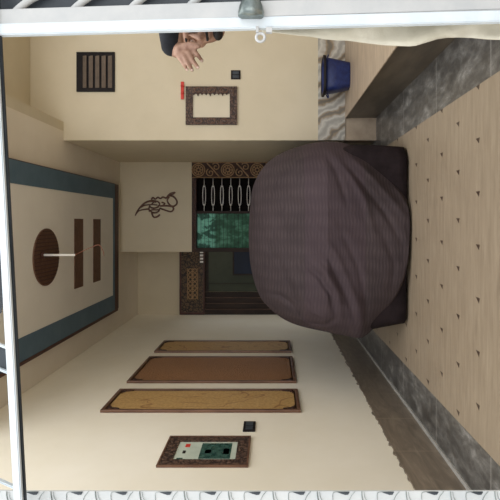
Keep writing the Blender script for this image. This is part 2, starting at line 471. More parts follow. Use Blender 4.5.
def switch(a, b_, axis, lab):
    t = thing('switch_plate', lab, 'switch', a)
    a = Vector(a); b_ = Vector(b_)
    obj('plate', box(nb(), a, b_, .002), M['black'], t)
    for k in range(2):
        bb = nb()
        if axis == 'x':
            y_ = a.y + (b_.y - a.y) * (.12 + .42 * k); box(bb, (b_.x, y_, a.z + .02), (b_.x + .004, y_ + (b_.y - a.y) * .34, b_.z - .02))
        else:
            xx = a.x + (b_.x - a.x) * (.12 + .42 * k); box(bb, (xx, a.y - .004, a.z + .02), (xx + (b_.x - a.x) * .34, a.y, b_.z - .02))
        obj('rocker', bb, M['gatedark'], t)
switch((XL, lw(432), 1.39), (XL + .012, lw(422.5), 1.49), 'x', 'small black switch plate on left wall below the golden panel')
a = P(240.5, 79.5, YF); b_ = P(231, 70.5, YF)
switch((a.x, YF - .012, a.z), (b_.x, YF, b_.z), 'y', 'small black switch plate on facing wall beside the mirror')

# ------------------------------------------------------------------ facing wall fittings
xa, xb = XW(125, YF), XW(87, YF); za, zb = ZW(237, YF), ZW(186, YF); w = .085
t = thing('wall_mirror', 'rectangular mirror in dark carved frame on the cream facing wall', 'mirror', (xa, YF, za))
b = nb(); yy = YF - .03
box(b, (xa, yy, za), (xa + w, YF, zb)); box(b, (xb - w, yy, za), (xb, YF, zb)); box(b, (xa + w, yy, za), (xb - w, YF, za + w)); box(b, (xa + w, yy, zb - w), (xb - w, YF, zb))
fr = obj('mirror_frame', b, M['carved'], t)
b = nb()
for k in range(9):   # little carved crest teeth along the right inner edge
    zz = za + w + .02 + k * (zb - za - 2 * w) / 9
    r = .018 + .012 * (k % 3 == 1)
    prism(b, [(xb - w + .004, yy - .004, zz), (xb - w - r, yy - .004, zz + .018), (xb - w + .004, yy - .004, zz + .036)], (0, .02, 0))
obj('carved_crest', b, M['carved_big'], fr)
for (cx, cz) in ((xb - w / 2, (za + zb) / 2), (xa + w / 2, (za + zb) / 2), (xb - w / 2, za + .15), (xb - w / 2, zb - .15), (xa + w / 2, za + .15), (xa + w / 2, zb - .15)):
    n = 14; b = nb(); tube(b, [(cx + .028 * math.cos(k * 2 * math.pi / n), yy, cz + .045 * math.sin(k * 2 * math.pi / n)) for k in range(n)], .006, 6, True)
    obj('carved_loop', b, M['frame'], fr)
obj('mirror_glass', box(nb(), (xa + w, YF - .012, za + w), (xb - w, YF, zb - w)), M['mirror'], t)

t = thing('vent_grille', 'square black vent with brown slats high on the facing wall', 'vent', P(96, 72, YF))
xa, xb = XW(92, YF), XW(52.5, YF); za, zb = ZW(115, YF), ZW(77, YF)
b = nb(); w = .045; yy = YF - .02
box(b, (xa, yy, za), (xa + w, YF, zb)); box(b, (xb - w, yy, za), (xb, YF, zb)); box(b, (xa + w, yy, za), (xb - w, YF, za + w * .6)); box(b, (xa + w, yy, zb - w * 1.6), (xb - w, YF, zb))
obj('vent_frame', b, M['black'], t)
obj('vent_back', box(nb(), (xa, YF - .004, za), (xb, YF, zb)), M['black'], t)
for k in range(5):
    zz = ZW(83.5 + 6.4 * k + 1.6, YF); b = nb()
    prism(b, [(xa + w, YF - .03, zz - .016), (xa + w, YF - .026, zz - .026), (xa + w, YF - .006, zz + .026), (xa + w, YF - .010, zz + .030)], (xb - xa - 2 * w, 0, 0))
    obj('slat', b, M['ventslat'], t)

t = thing('wall_hook', 'small red plastic hook rail on facing wall just above the mirror', 'hook', P(182, 90, YF))
b = nb(); box(b, P(184, 99.5, YF) - Vector((0, .02, 0)), P(181, 82, YF), .004); obj('rail', b, M['red'], t)
b = nb(); a = P(183, 87, YF) + Vector((0, -.02, 0)); tube(b, smoothcurve([a, a + Vector((0, -.02, -.02)), a + Vector((0, -.03, 0.0)), a + Vector((.0, -.03, .02))], 4), .006, 6); obj('hook', b, M['red'], t, True)
b = nb(); a = P(183, 94, YF) + Vector((0, -.02, 0)); tube(b, smoothcurve([a, a + Vector((0, -.02, -.02)), a + Vector((0, -.03, 0.0)), a + Vector((.0, -.03, .02))], 4), .006, 6); obj('hook', b, M['red'], t, True)

# blue tub on the step
t = thing('plastic_tub', 'dark blue plastic tub standing on the raised step by the marble dado', 'tub', (1.72, YF - .3, ZP))
Yt = 5.68
c = Vector((XW(76.5, Yt), Yt, 0))
ht = ZW(323, Yt) - ZP
def ring(z, hw, hd, n=32, p=4):
    out = []
    for k in range(n):
        a = 2 * math.pi * k / n; ca, sa = math.cos(a), math.sin(a)
        out.append(Vector((c.x + hw * math.copysign(abs(ca) ** (2 / p), ca), c.y + hd * math.copysign(abs(sa) ** (2 / p), sa), ZP + z)))
    return out
def loft(bm, loops, cap0=True, cap1=True):
    R = [[bm.verts.new(p) for p in L] for L in loops]; n = len(R[0])
    for a, b in zip(R, R[1:]):
        for k in range(n): bm.faces.new((a[k], a[(k + 1) % n], b[(k + 1) % n], b[k]))
    if cap0: bm.faces.new(list(reversed(R[0])))
    if cap1: bm.faces.new(R[-1])
    return bm
b = nb(); loft(b, [ring(0, .145, .11), ring(.02, .15, .115), ring(ht * .5, .175, .135), ring(ht, .2, .16), ring(ht, .188, .148), ring(.03, .135, .10)])
obj('tub_body', b, M['bucket'], t, True)
b = nb(); loft(b, [ring(ht - .02, .215, .175), ring(ht + .006, .218, .178), ring(ht + .006, .188, .148), ring(ht - .02, .188, .148), ring(ht - .02, .215, .175)], False, False)
obj('rim', b, M['black'], t, True)
for s in (-1, 1):
    b = nb(); tube(b, smoothcurve([(c.x + s * .2, c.y - .05, ZP + ht * .85), (c.x + s * .235, c.y - .03, ZP + ht * .8), (c.x + s * .235, c.y + .03, ZP + ht * .8), (c.x + s * .2, c.y + .05, ZP + ht * .85)], 4), .008, 6)
    obj('grip', b, M['bucket'], t, True)

# ------------------------------------------------------------------ carved window block (right of doorway)
w1 = thing('window_1', 'carved dark wood window with silver spindles and green glass behind the car', 'window', (.3, YC, 1)); w1['kind'] = 'structure'
Yw = YC
zt = ZW(192, Yw)
xw0, xw1 = -.49, XR
zb_ = .95
b = nb(); xpil = XW(178, Yw)
box(b, (xpil, Yw - .03, .0), (XR - .002, Yw + .12, zt)); obj('pilaster', b, M['carved_big'], w1)
b = nb()
cxp = (xpil + XR) / 2
def spiral(cx, cz, r, turns, s=1, ph=0, n=22):
    return [(cx + s * (r * (1 - k / n * .85)) * math.cos(ph + turns * 2 * math.pi * k / n), Yw - .036, cz + (r * (1 - k / n * .85)) * math.sin(ph + turns * 2 * math.pi * k / n)) for k in range(n + 1)]
for m_ in range(6):
    cz = ZW(228, Yw) + .48 * (1 - m_)
    for rr in (.105, .075, .03):
        n = 24; tube(b, [(cxp + rr * math.cos(k * 2 * math.pi / n), Yw - .036, cz + rr * math.sin(k * 2 * math.pi / n)) for k in range(n)], .009, 6, True)
    for k in range(8):
        a = k * math.pi / 4; tube(b, [(cxp + .03 * math.cos(a), Yw - .036, cz + .03 * math.sin(a)), (cxp + .07 * math.cos(a), Yw - .036, cz + .07 * math.sin(a))], .008, 6)
    zz = cz + .24
    if zz > zt - .02: continue
    tube(b, spiral(cxp - .045, zz + .045, .07, 1.3, 1, .5), .009, 6)
    tube(b, spiral(cxp + .05, zz - .045, .07, 1.3, -1, 2.2), .009, 6)
    tube(b, smoothcurve([(cxp - .11, Yw - .036, zz - .1), (cxp - .03, Yw - .036, zz - .03), (cxp + .03, Yw - .036, zz + .02), (cxp + .11, Yw - .036, zz + .1)], 5), .011, 6)
for s in (-1, 1): tube(b, [(cxp + s * .122, Yw - .034, 0.02), (cxp + s * .122, Yw - .034, zt - .01)], .007, 6)
obj('relief_scroll', b, M['brass'], w1, True)
b = nb(); box(b, (xw0, Yw - .02, ZW(196.5, Yw)), (xpil, Yw + .12, zt)); obj('top_rail', b, M['carved_big'], w1)
b = nb(); box(b, (xw0, Yw - .02, 0), (XW(248, Yw), Yw + .12, ZW(196.5, Yw))); obj('side_rail', b, M['dark'], w1)
b = nb(); box(b, (XW(213.5, Yw), Yw - .0, zb_), (XW(211, Yw), Yw + .1, ZW(196.5, Yw))); obj('mullion', b, M['dark'], w1)
b = nb(); box(b, (xw0, Yw, 0), (xpil, Yw + .12, zb_)); obj('sill_panel', b, M['dark'], w1)
b = nb(); box(b, (XW(212, Yw), Yw + .08, zb_), (xpil, Yw + .1, ZW(196.5, Yw))); obj('dark_backing', b, M['void'], w1)
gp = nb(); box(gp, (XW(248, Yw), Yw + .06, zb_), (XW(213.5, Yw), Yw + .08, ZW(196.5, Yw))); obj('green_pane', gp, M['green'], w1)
for k in range(11):
    zz = ZW(204 + 8.9 * k, Yw)
    if zz < zb_ + .05: break
    b = nb(); xa, xb = XW(211, Yw), xpil; ym = Yw + .02
    tube(b, [(xa, ym, zz), (XW(205, Yw), ym, zz)], .006, 6); tube(b, [(XW(186, Yw), ym, zz), (xb, ym, zz)], .006, 6)
    L = []
    x_0, x_1 = XW(205.5, Yw), XW(185.5, Yw)
    for q in range(24):
        a = q * 2 * math.pi / 24; ca, sa = math.cos(a), math.sin(a)
        L.append(((x_0 + x_1) / 2 + (x_1 - x_0) / 2 * ca, ym, zz + .024 * math.copysign(abs(sa) ** .6, sa)))
    tube(b, L, .007, 6, True)
    sphere(b, (XW(205, Yw), ym, zz), .017, 8, 6); sphere(b, (XW(186, Yw), ym, zz), .017, 8, 6)
    obj('spindle', b, M['silver'], w1, True)

# ------------------------------------------------------------------ doorway
d1 = thing('door_1', 'dark entrance door of smoked glass under a carved lintel', 'door', (-1, YB, 0)); d1['kind'] = 'structure'
zl0, zl1 = ZW(205, YB), ZW(180, YB)
b = nb(); box(b, (XL + .002, YB - .04, zl0), (-.45, YB + .1, zl1)); ln = obj('carved_lintel', b, M['lintel'], d1)
b = nb(); box(b, (XL + .01, YB - .055, zl0), (-.45, YB - .04, zl0 + .03)); box(b, (XL + .01, YB - .055, zl1 - .035), (-.45, YB - .04, zl1)); box(b, (XL + .01, YB - .055, zl0 + .03), (XL + .05, YB - .04, zl1 - .035))
obj('lintel_border', b, M['brownedge'], ln)
# golden pierced ornament plate
xo0, xo1 = XW(299, YB), XW(268, YB); zo0, zo1 = ZW(198, YB), ZW(188, YB)
b = nb()
nx = 7
for k in range(nx):
    cx = xo0 + (k + .5) * (xo1 - xo0) / nx
    for s in (0, 1):
        cz = zo0 + (.28 + .44 * s) * (zo1 - zo0); n = 12; rr = .034
        tube(b, [(cx + rr * math.cos(q * 2 * math.pi / n), YB - .05, cz + rr * math.sin(q * 2 * math.pi / n)) for q in range(n)], .009, 6, True)
tube(b, [(xo0, YB - .05, zo0), (xo1, YB - .05, zo0)], .008, 6); tube(b, [(xo0, YB - .05, zo1), (xo1, YB - .05, zo1)], .008, 6)
tube(b, [(xo0, YB - .05, (zo1 + zo0) / 2), (xo1, YB - .05, (zo1 + zo0) / 2)], .007, 6)
obj('gold_tracery', b, M['brass'], ln, True)
b = nb()
for k in range(4):
    a = P(202, 252 + 3.2 * k, YB); box(b, (a.x - .018, YB - .062, a.z - .03), (a.x + .018, YB - .055, a.z + .03), .004)
obj('white_tag', b, M['silver'], ln)
xj = XW(292, YB)
for k in range(4):
    b = nb(); x0_ = XL + .002 + k * (xj - XL) / 4; x1_ = x0_ + (xj - XL) / 4 - .012
    box(b, (x0_, YB - .03 + .02 * k, 0), (x1_, YB + .1, zl0), .006); obj('jamb_board', b, M['dark'], d1)
b = nb()
for k in range(3):
    x0_ = XL + .002 + (k + 1) * (xj - XL) / 4 - .012; box(b, (x0_, YB - .02 + .02 * k, 0), (x0_ + .008, YB + .08, zl0))
obj('jamb_bead', b, M['frame'], d1)
b = nb(); box(b, (xj, YB + .06, 0), (-.35, YB + .08, zl0)); obj('glass_leaf', b, M['doorglass'], d1)
b = nb(); box(b, (XW(274, YB), YB + .04, .3), (-.35, YB + .058, ZW(234, YB))); obj('door_reflection', b, M['doorblue'], d1)  # dark blue reflection in the door glass, painted as a flat panel
b = nb(); box(b, (XW(275.5, YB), YB + .035, .28), (XW(274, YB), YB + .058, ZW(232.5, YB))); box(b, (XW(274, YB), YB + .035, ZW(234, YB)), (-.35, YB + .058, ZW(232.5, YB)))
obj('reflection_border', b, M['dark'], d1)
b = nb(); box(b, (xj, YB + .03, 0), (-.35, YB + .058, .2)); obj('bottom_rail', b, M['dark'], d1)
b = nb(); box(b, (xj, YB + .045, zl0 - .06), (-.35, YB + .058, zl0)); box(b, (XW(284, YB) - .004, YB + .05, .2), (XW(284, YB) + .004, YB + .058, zl0 - .06)); obj('leaf_rail', b, M['dark'], d1)

# ------------------------------------------------------------------ calligraphy
S = 1 / 7.14
def cz(pts): return smoothcurve([P(120 + x * S, 180 + y * S, YC - .012) for x, y in pts], 5)
strokes = [([(108, 256), (122, 225), (150, 188), (188, 158), (230, 150), (262, 156)], .008, .019),
 ([(110, 252), (132, 222), (170, 211), (212, 208)], .006, .014),
 ([(140, 200), (178, 181), (228, 175), (270, 180)], .011, .010),
 ([(222, 140), (236, 126), (252, 136), (270, 124), (288, 132), (306, 122), (330, 128), (345, 110), (362, 96), (396, 88)], .013, .013),
 ([(345, 112), (376, 116), (402, 142), (404, 172), (378, 188), (350, 172), (338, 146), (352, 120)], .014, .011),
 ([(352, 100), (372, 104), (396, 90)], .012, .006),
 ([(282, 186), (330, 184), (372, 190), (382, 208), (362, 226), (318, 214), (282, 200)], .013, .012),
 ([(208, 188), (238, 202), (270, 192), (282, 168), (262, 152), (236, 162), (222, 180)], .013, .010),
 ([(204, 212), (238, 234), (272, 226), (284, 202)], .013, .011),
 ([(224, 232), (238, 262), (262, 264), (286, 246)], .012, .014),
 ([(296, 158), (320, 168), (300, 184)], .012, .009),
 ([(204, 225), (226, 214), (256, 214), (276, 212)], .010, .010),
 ([(214, 178), (206, 205), (212, 228)], .010, .010)]
b = nb()
for pts, r0, r1 in strokes:
    cc = cz(pts); n = len(cc)
    tube(b, cc, [(r0 * (1 - k / (n - 1)) + r1 * k / (n - 1)) * (1.12 if 0 < k < n - 1 else .35) for k in range(n)], 6)
tag(obj('calligraphy_sign', b, M['script'], None, True), 'dark brown cut-out calligraphy mounted on the cream upper wall', 'wall art')

# ------------------------------------------------------------------ covered car
car = thing('covered_car', 'parked hatchback under a grey-brown striped cloth cover', 'car', (-.15, 6.2, 0))
outline = [(410, 240), (410.5, 226), (409, 210), (402, 196), (392, 183), (378, 165), (362, 150), (340, 142), (317, 142), (290, 149), (271, 159), (259, 173), (252, 190), (249.5, 212), (248.5, 235), (249.5, 258), (253, 278), (260, 297), (270, 309), (283, 319), (299, 326), (325, 332), (345, 336), (362, 338), (376, 325), (388, 308), (400, 288), (408, 262)]
def Ys(px):
    if px > 345: return 4.85 + (px - 345) / 65 * (4.45 - 4.85)
    return 4.85 + (345 - px) / 95 * .5
out3 = [P(x, y, Ys(x)) for x, y in outline]
out3 = smoothcurve(out3, 9, True)
N = len(out3)
cen = Vector((-.17, 0, .72))
def facedepth(z):
    # depth of the middle of the tail at height z
    if z < .75: return 4.42 + .02 * abs(z - .5)
    return 4.42 + (z - .75) * .62
def q2(x, y):
    p = P(x, y, 4.7); return Vector((p.x, p.z))
CRE = [([(287, 280), (296, 300), (303, 318), (312, 326), (326, 325), (334, 316)], -.050, .024),
 ([(293, 276), (303, 296), (311, 311), (322, 315)], .036, .034),
 ([(303, 262), (318, 275), (328, 292), (333, 312)], -.036, .024),
 ([(307, 256), (323, 270), (334, 290), (339, 315)], .026, .032),
 ([(266, 298), (280, 297), (292, 304), (301, 316)], -.030, .018),
 ([(262, 304), (278, 303), (288, 310), (297, 322)], .020, .028),
 ([(258, 215), (280, 245), (300, 272)], -.016, .026), ([(262, 240), (278, 262), (290, 284)], -.018, .024),
 ([(275, 205), (300, 238), (322, 270)], .014, .034), ([(300, 222), (325, 256), (345, 298), (354, 326)], -.022, .026),
 ([(305, 216), (332, 252), (352, 296), (360, 322)], .018, .034),
 ([(335, 225), (352, 262), (362, 300), (364, 330)], -.014, .030),
 ([(345, 155), (362, 172), (386, 200), (406, 228)], .034, .036), ([(340, 164), (358, 186), (378, 212), (394, 240)], -.026, .028),
 ([(330, 152), (346, 176), (360, 202), (368, 232)], .020, .032), ([(322, 150), (334, 176), (343, 206)], -.016, .026),
 ([(318, 148), (292, 156), (272, 170), (262, 186)], -.016, .022), ([(312, 152), (290, 164), (276, 180), (268, 200)], .014, .026),
 ([(376, 232), (388, 262), (386, 290)], -.014, .030), ([(396, 226), (402, 248), (398, 275)], .016, .028)]
CRE = [([q2(*p) for p in pl], a, w) for pl, a, w in CRE]
def dseg(p, a, b):
    ab = b - a; t = max(0, min(1, (p - a).dot(ab) / ab.length_squared)); return (p - a - ab * t).length, t
def fold(x, z, k):
    """relief of the drape over the tail: fans of creases from the corners"""
    p = Vector((x, z)); h = 0
    for pl, a, w in CRE:
        best = 9; n = len(pl) - 1; bt = 0
        for i in range(n):
            d, t = dseg(p, pl[i], pl[i + 1])
            if d < best: best = d; bt = (i + t) / n
        if best < w * 3: h += a * math.exp(-(best / w) ** 2) * (.35 + .65 * math.sin(math.pi * min(1, max(0, bt))) )
    a = x * .62 + z * .78; c_ = -x * .78 + z * .62
    h += .022 * noise.noise(Vector((a * 1.3, c_ * 4.5, 3.1)))
    h += .008 * noise.noise(Vector((a * 2.2, c_ * 13, 7.7)))
    return h
bm = nb()
loops = []
K = 64
for i in range(1, K + 1):
    r = (i / K) ** .85
    L = []
    for p in out3:
        x = cen.x + (p.x - cen.x) * r; z = cen.z + (p.z - cen.z) * r
        yf = facedepth(z); e = r ** 5
        edge = p.y
        yv = yf * (1 - e) + edge * e
        L.append(Vector((x, yv - fold(x, z, 0) * (1 - .7 * r ** 6), z)))
    loops.append(L)
# along the car
def bodypt(p, t):
    """t: metres ahead of the tail outline"""
    x, z = p.x, p.z
    f = min(1, t / .5)
    if z < .75:     # sides drop to the ground beyond the tail
        side = 1 if x > cen.x else -1
        xf = .93 * side + cen.x
        x = x + (xf - x) * f * min(1, (.75 - z) / .3) * .9
        z = z + (min(z, .16) - z) * f * min(1, (.75 - z) / .25)
    top = 1.0
    if t > 1.2: top = 1 - .36 * min(1, (t - 1.2) / .9) ** 1.3
    if z > .5: z = .5 + (z - .5) * top * (1 - .012 * t)
    nar = 1 - .02 * t if t < 2 else 1 - .04 - .10 * ((t - 2) / .8) ** 2
    x = cen.x + (x - cen.x) * nar
    return Vector((x, p.y + t, z))
for t_ in (.06, .14, .25, .4, .6, .85, 1.1, 1.4, 1.7, 2.0, 2.3, 2.55, 2.7):
    L = []
    for p in out3:
        q = bodypt(p, t_); k = .012 * noise.noise(Vector((q.y * 4, q.z * 3, q.x)))
        L.append(q + Vector((k * (1 if q.x > cen.x else -1), 0, 0)))
    loops.append(L)
yend = 7.93
last = loops[-1]
for s, dy in ((.93, .08), (.75, .14), (.4, .17)):
    L = []
    for p in last:
        L.append(Vector((cen.x + (p.x - cen.x) * s, min(p.y, 7.7) + dy, .45 + (p.z - .45) * s)))
    loops.append(L)
V = [[bm.verts.new(q) for q in L] for L in loops]
c0 = bm.verts.new((cen.x, facedepth(cen.z) - fold(cen.x, cen.z, 0), cen.z)); c1 = bm.verts.new((cen.x, 7.88, .45))
for k in range(N):
    bm.faces.new((c0, V[0][(k + 1) % N], V[0][k])); bm.faces.new((c1, V[-1][k], V[-1][(k + 1) % N]))
for a, b in zip(V, V[1:]):
    for k in range(N): bm.faces.new((a[k], a[(k + 1) % N], b[(k + 1) % N], b[k]))
cv = obj('cloth_cover', bm, M['cover'], car, True)
md_ = cv.modifiers.new('sub', 'SUBSURF'); md_.levels = 1; md_.render_levels = 1
# shadowed lower skirt of the cover wrapped round the bumper
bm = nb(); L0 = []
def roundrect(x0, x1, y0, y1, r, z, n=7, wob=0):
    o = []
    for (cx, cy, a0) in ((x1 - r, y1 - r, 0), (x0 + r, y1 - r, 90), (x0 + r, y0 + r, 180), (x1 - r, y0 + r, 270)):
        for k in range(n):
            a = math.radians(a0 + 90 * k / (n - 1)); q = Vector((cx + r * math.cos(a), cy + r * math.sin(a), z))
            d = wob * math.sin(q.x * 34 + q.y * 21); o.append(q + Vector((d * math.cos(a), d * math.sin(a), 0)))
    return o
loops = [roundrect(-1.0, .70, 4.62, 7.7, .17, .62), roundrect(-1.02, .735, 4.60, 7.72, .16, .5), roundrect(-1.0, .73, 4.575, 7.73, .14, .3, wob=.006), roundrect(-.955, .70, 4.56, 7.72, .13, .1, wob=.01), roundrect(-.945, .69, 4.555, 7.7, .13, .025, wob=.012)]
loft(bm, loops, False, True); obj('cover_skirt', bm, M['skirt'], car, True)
for (wx, wy) in ((-.80, 5.15), (.52, 5.15), (-.80, 7.25), (.52, 7.25)):
    b = nb(); prof = [(.0, .17), (.09, .17), (.09, .26), (.07, .295), (-.07, .295), (-.09, .26), (-.09, .17)]
    n = 28
    R = []
    for k in range(n):
        a = 2 * math.pi * k / n
        R.append([b.verts.new((wx + px_, wy + rr * math.cos(a), .296 + rr * math.sin(a))) for px_, rr in prof])
    for k in range(n):
        A, B = R[k], R[(k + 1) % n]
        for j in range(len(prof)):
            b.faces.new((A[j], A[(j + 1) % len(prof)], B[(j + 1) % len(prof)], B[j]))
    wh = obj('wheel', b, M['rubber'], car, True)
    b = nb(); tube(b, [(wx - .06, wy, .296), (wx + .06, wy, .296)], .172, 20)
    obj('rim', b, M['steel'], wh)

# ------------------------------------------------------------------ gate
gate = thing('steel_gate', 'white painted steel gate frame close to the viewer, with scroll bars', 'gate', (.42, 1, 0))
def bar(a, b_, w, y0, y1, name, mat, par):
    """flat box bar from a to b (x,z), half width w across"""
    a = Vector((a.x, 0, a.z)); b_ = Vector((b_.x, 0, b_.z)); d = (b_ - a).normalized(); n = Vector((d.z, 0, -d.x))
    b = nb(); prism(b, [Vector((q.x, y0, q.z)) for q in (a + n * w, b_ + n * w, b_ - n * w, a - n * w)], (0, y1 - y0, 0))
    bmesh.ops.bevel(b, geom=b.edges[:], offset=.002, segments=2, affect='EDGES')
    return obj(name, b, mat, par)
bar(P(-130, 32.6, 1), P(760, 8.6, 1), .0115, 1.0, 1.015, 'gate_stile', M['white'], gate)
bar(P(-130, 21, 1.0), P(760, -8, 1.0), .017, 1.003, 1.018, 'stile_side_face', M['white2'], gate)  # greyer side face of the stile tube, its shade put into the off-white
bar(P(-10.5, -60, 1), P(26.5, 620, 1), .0080, .99, 1.0, 'top_rail', M['white'], gate)
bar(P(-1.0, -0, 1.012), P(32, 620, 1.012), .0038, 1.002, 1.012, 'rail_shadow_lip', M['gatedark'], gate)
# backing sheet and curled bars on the leaf to the right
b = nb(); z_a, z_b = ZW(-130, 1), ZW(690, 1)
prism(b, [(.40, 1.034, z_a), (1.05, 1.034, z_a), (1.05, 1.034, max(z_b, .3)), (.46, 1.034, max(z_b, .3))], (0, .004, 0))
obj('backing_sheet', b, M['gatedark'], gate)
for k in range(-2, 8):
    b = nb(); x = 14 + 58.8 * k; yb = 12 - .045 * (x)
    tube(b, smoothcurve([P(x - 2, yb + 4, 1.02), P(x + 5, yb - 3, 1.02), P(x + 17, yb - 12, 1.02), P(x + 34, yb - 22, 1.02), P(x + 42, yb - 40, 1.02), P(x + 34, yb - 56, 1.02), P(x + 20, yb - 54, 1.02), P(x + 16, yb - 42, 1.02), P(x + 24, yb - 38, 1.02)], 5), [.0075] * 41, 8)
    obj('curled_bar', b, M['white2'], gate, True)
bar(P(-130, -95, 1), P(760, -125, 1), .018, 1.0, 1.035, 'far_stile', M['white'], gate)
# small bars above the top rail
for (ya, yb) in ((344.5, 349.5), (368.5, 374)):
    bar(P(-70, ya - 25, 1), P(9, yb, 1), .0022, 1.0, 1.012, 'upper_bar', M['white'], gate)
bar(P(-70, 452, 1), P(14, 489, 1), .0022, 1.0, 1.012, 'upper_bar', M['white'], gate)
def mesh_patch(poly, name):
    xs = [p[0] for p in poly]; ys = [p[1] for p in poly]
    b = nb()
    def inside(x, y):
        c_ = False
        for i in range(len(poly)):
            (x1, y1), (x2, y2) = poly[i], poly[i - 1]
            if (y1 > y) != (y2 > y) and x < (x2 - x1) * (y - y1) / (y2 - y1) + x1: c_ = not c_
        return c_
    step = 1.9
    for dirn in (0, 1):
        u = min(xs) + min(ys)
        rng = (min(xs) - (max(ys) - min(ys)), max(xs) + (max(ys) - min(ys)))
        o = rng[0]
        while o < rng[1]:
            run = []
            y = min(ys)
            while y <= max(ys):
                x = o + (y - min(ys)) if dirn == 0 else o + (max(ys) - y)
                if inside(x, y): run.append((x, y))
                elif run:
                    if len(run) > 1: tube(b, [P(*run[0], 1.01), P(*run[-1], 1.01)], .0012, 4)
                    run = []
                y += .8
            if len(run) > 1: tube(b, [P(*run[0], 1.01), P(*run[-1], 1.01)], .0012, 4)
            o += step
    return obj(name, b, M['gatedark'], gate)
mesh_patch([(-16, 345), (8, 349), (8, 372), (-16, 366)], 'wire_mesh')
mesh_patch([(-16, 240), (1, 248), (3, 258), (3.5, 275), (4.5, 300), (2, 312), (-16, 325)], 'wire_mesh')
# latch
b = nb(); cx, cy = 251, 16; Lp = []
prof = [(13, 16), (13, 12), (12, 7), (10, 2), (7, -3), (2, -6)]
loops = []
for r, yy in prof:
    o = P(cx, yy, .985); loops.append([o + Vector((0, .022 * r / 12.6 * math.sin(a * math.pi / 9), r / F * .985 * math.cos(a * math.pi / 9))) for a in range(18)])
loft(b, loops); obj('latch_knob', b, M['steel'], gate, True)
b = nb(); o = P(260.5, 37.5, 1.0); n = 20
tube(b, [o + Vector((0.0085 * math.cos(k * 2 * math.pi / n), 0, 0.0085 * math.sin(k * 2 * math.pi / n))) for k in range(n)], .003, 8, True); obj('latch_ring', b, M['white2'], gate, True)
b = nb(); box(b, P(272, 32, .99), P(266, 29, 1.0)); box(b, P(258.5, 32, .995), P(256, 28, 1.005)); obj('latch_pin', b, M['white2'], gate)

# left leaf: white decorative sheet
sheet = thing('ornamental_sheet', 'white ornamental gate sheet with repeated dark curls at the left side', 'gate panel', (-.55, 1.03, 1))
b = nb(); prism(b, [P(-60, 489, 1.05), P(25, 491.2, 1.05), P(250, 491.5, 1.05), P(560, 491, 1.05), P(866, 491, 1.05), P(866, 640, 1.05), P(-60, 640, 1.05)], (0, .004, 0))
obj('sheet', b, M['sheetwhite'], sheet)
for k in range(-3, 16):
    x = 115 + 44.4 * k; yb = 491.6
    b = nb(); prism(b, [P(x, yb, 1.049), P(x + 12.5, yb, 1.049), P(x + 11, yb + 2.6, 1.049), P(x + 8, yb + 2.9, 1.049), P(x + 4, yb + 1.6, 1.049)], (0, -.002, 0)); obj('dark_curl', b, M['gatedark'], sheet)
    b = nb()
    tube(b, smoothcurve([P(x - 3, yb + 16, 1.048), P(x - 4, yb + 8, 1.048), P(x - 4, yb + 2, 1.048), P(x - 1, yb + .4, 1.048), P(x + 8, yb + .2, 1.048)], 4), .0006, 5)
    tube(b, smoothcurve([P(x + 18, yb, 1.048), P(x + 14, yb + 5, 1.048), P(x + 12, yb + 12, 1.048), P(x + 14, yb + 22, 1.048)], 4), .0006, 5)
    tube(b, smoothcurve([P(x + 24.6, yb - .2, 1.048), P(x + 25, yb + 5, 1.048), P(x + 27, yb + 12, 1.048), P(x + 33, yb + 22, 1.048)], 4), .0010, 5)
    tube(b, smoothcurve([P(x + 27, yb + .4, 1.048), P(x + 28, yb + 6, 1.048), P(x + 32, yb + 12, 1.048)], 4), .0005, 5)
    obj('curl_line', b, M['steel'], sheet, True)

# cloth hanging along the gate edge
prof = [(262, 32.5), (275, 33), (285, 34), (297, 35.5), (312, 37), (325, 39.5), (337, 40.5), (346, 40.5), (360, 42.5), (372, 44), (385, 45.5), (397, 46), (408, 46.5), (415, 46), (425, 43), (437, 39), (447, 37.2), (460, 37.6), (472, 38), (486, 39.5), (500, 40), (530, 42), (580, 44)]
b = nb(); NJ = 9; rows = []
def edge(x):
    for (x0_, y0_), (x1_, y1_) in zip(prof, prof[1:]):
        if x <= x1_: return y0_ + (y1_ - y0_) * (x - x0_) / (x1_ - x0_)
    return prof[-1][1]
for i in range(107):
    x = 262 + i * 3; e = edge(x); row = []
    for j in range(NJ):
        s = j / (NJ - 1); y = 8 + (e - 8) * s
        Yd = 1.058 + .006 * math.sin(x * .06 + s * 5) + .004 * noise.noise(Vector((x * .08, s * 4, 0)))
        row.append(b.verts.new(P(x, y, Yd)))
    rows.append(row)
for a, c_ in zip(rows, rows[1:]):
    for j in range(NJ - 1): b.faces.new((a[j], a[j + 1], c_[j + 1], c_[j]))
o = obj('hanging_cloth', b, M['cloth'], None, True); tag(o, 'cream cloth sagging from the gate bar above the floor step', 'cloth')
m_ = o.modifiers.new('t', 'SOLIDIFY'); m_.thickness = .002

# ------------------------------------------------------------------ person reaching in behind the gate
def capsule(bm, a, b_, r0, r1, seg=14):
    a = Vector(a); b_ = Vector(b_); n = 6
    tube(bm, [a.lerp(b_, k / n) for k in range(n + 1)], [r0 + (r1 - r0) * k / n for k in range(n + 1)], seg)
    sphere(bm, a, r0, seg, 8); sphere(bm, b_, r1, seg, 8)
def fuse(name, bm, mat, parent, vox, smooth_it=6):
    me = bpy.data.meshes.new('tmp'); bm.to_mesh(me); bm.free()
    o = bpy.data.objects.new('tmp', me); C.objects.link(o)
    r = o.modifiers.new('r', 'REMESH'); r.mode = 'VOXEL'; r.voxel_size = vox
    s = o.modifiers.new('s', 'SMOOTH'); s.iterations = smooth_it; s.factor = .5
    dg = bpy.context.evaluated_depsgraph_get(); dg.update()
    me2 = bpy.data.meshes.new_from_object(o.evaluated_get(dg))
    bpy.data.objects.remove(o)
    b2 = nb(); b2.from_mesh(me2); bpy.data.meshes.remove(me2)
    return obj(name, b2, mat, parent, True)
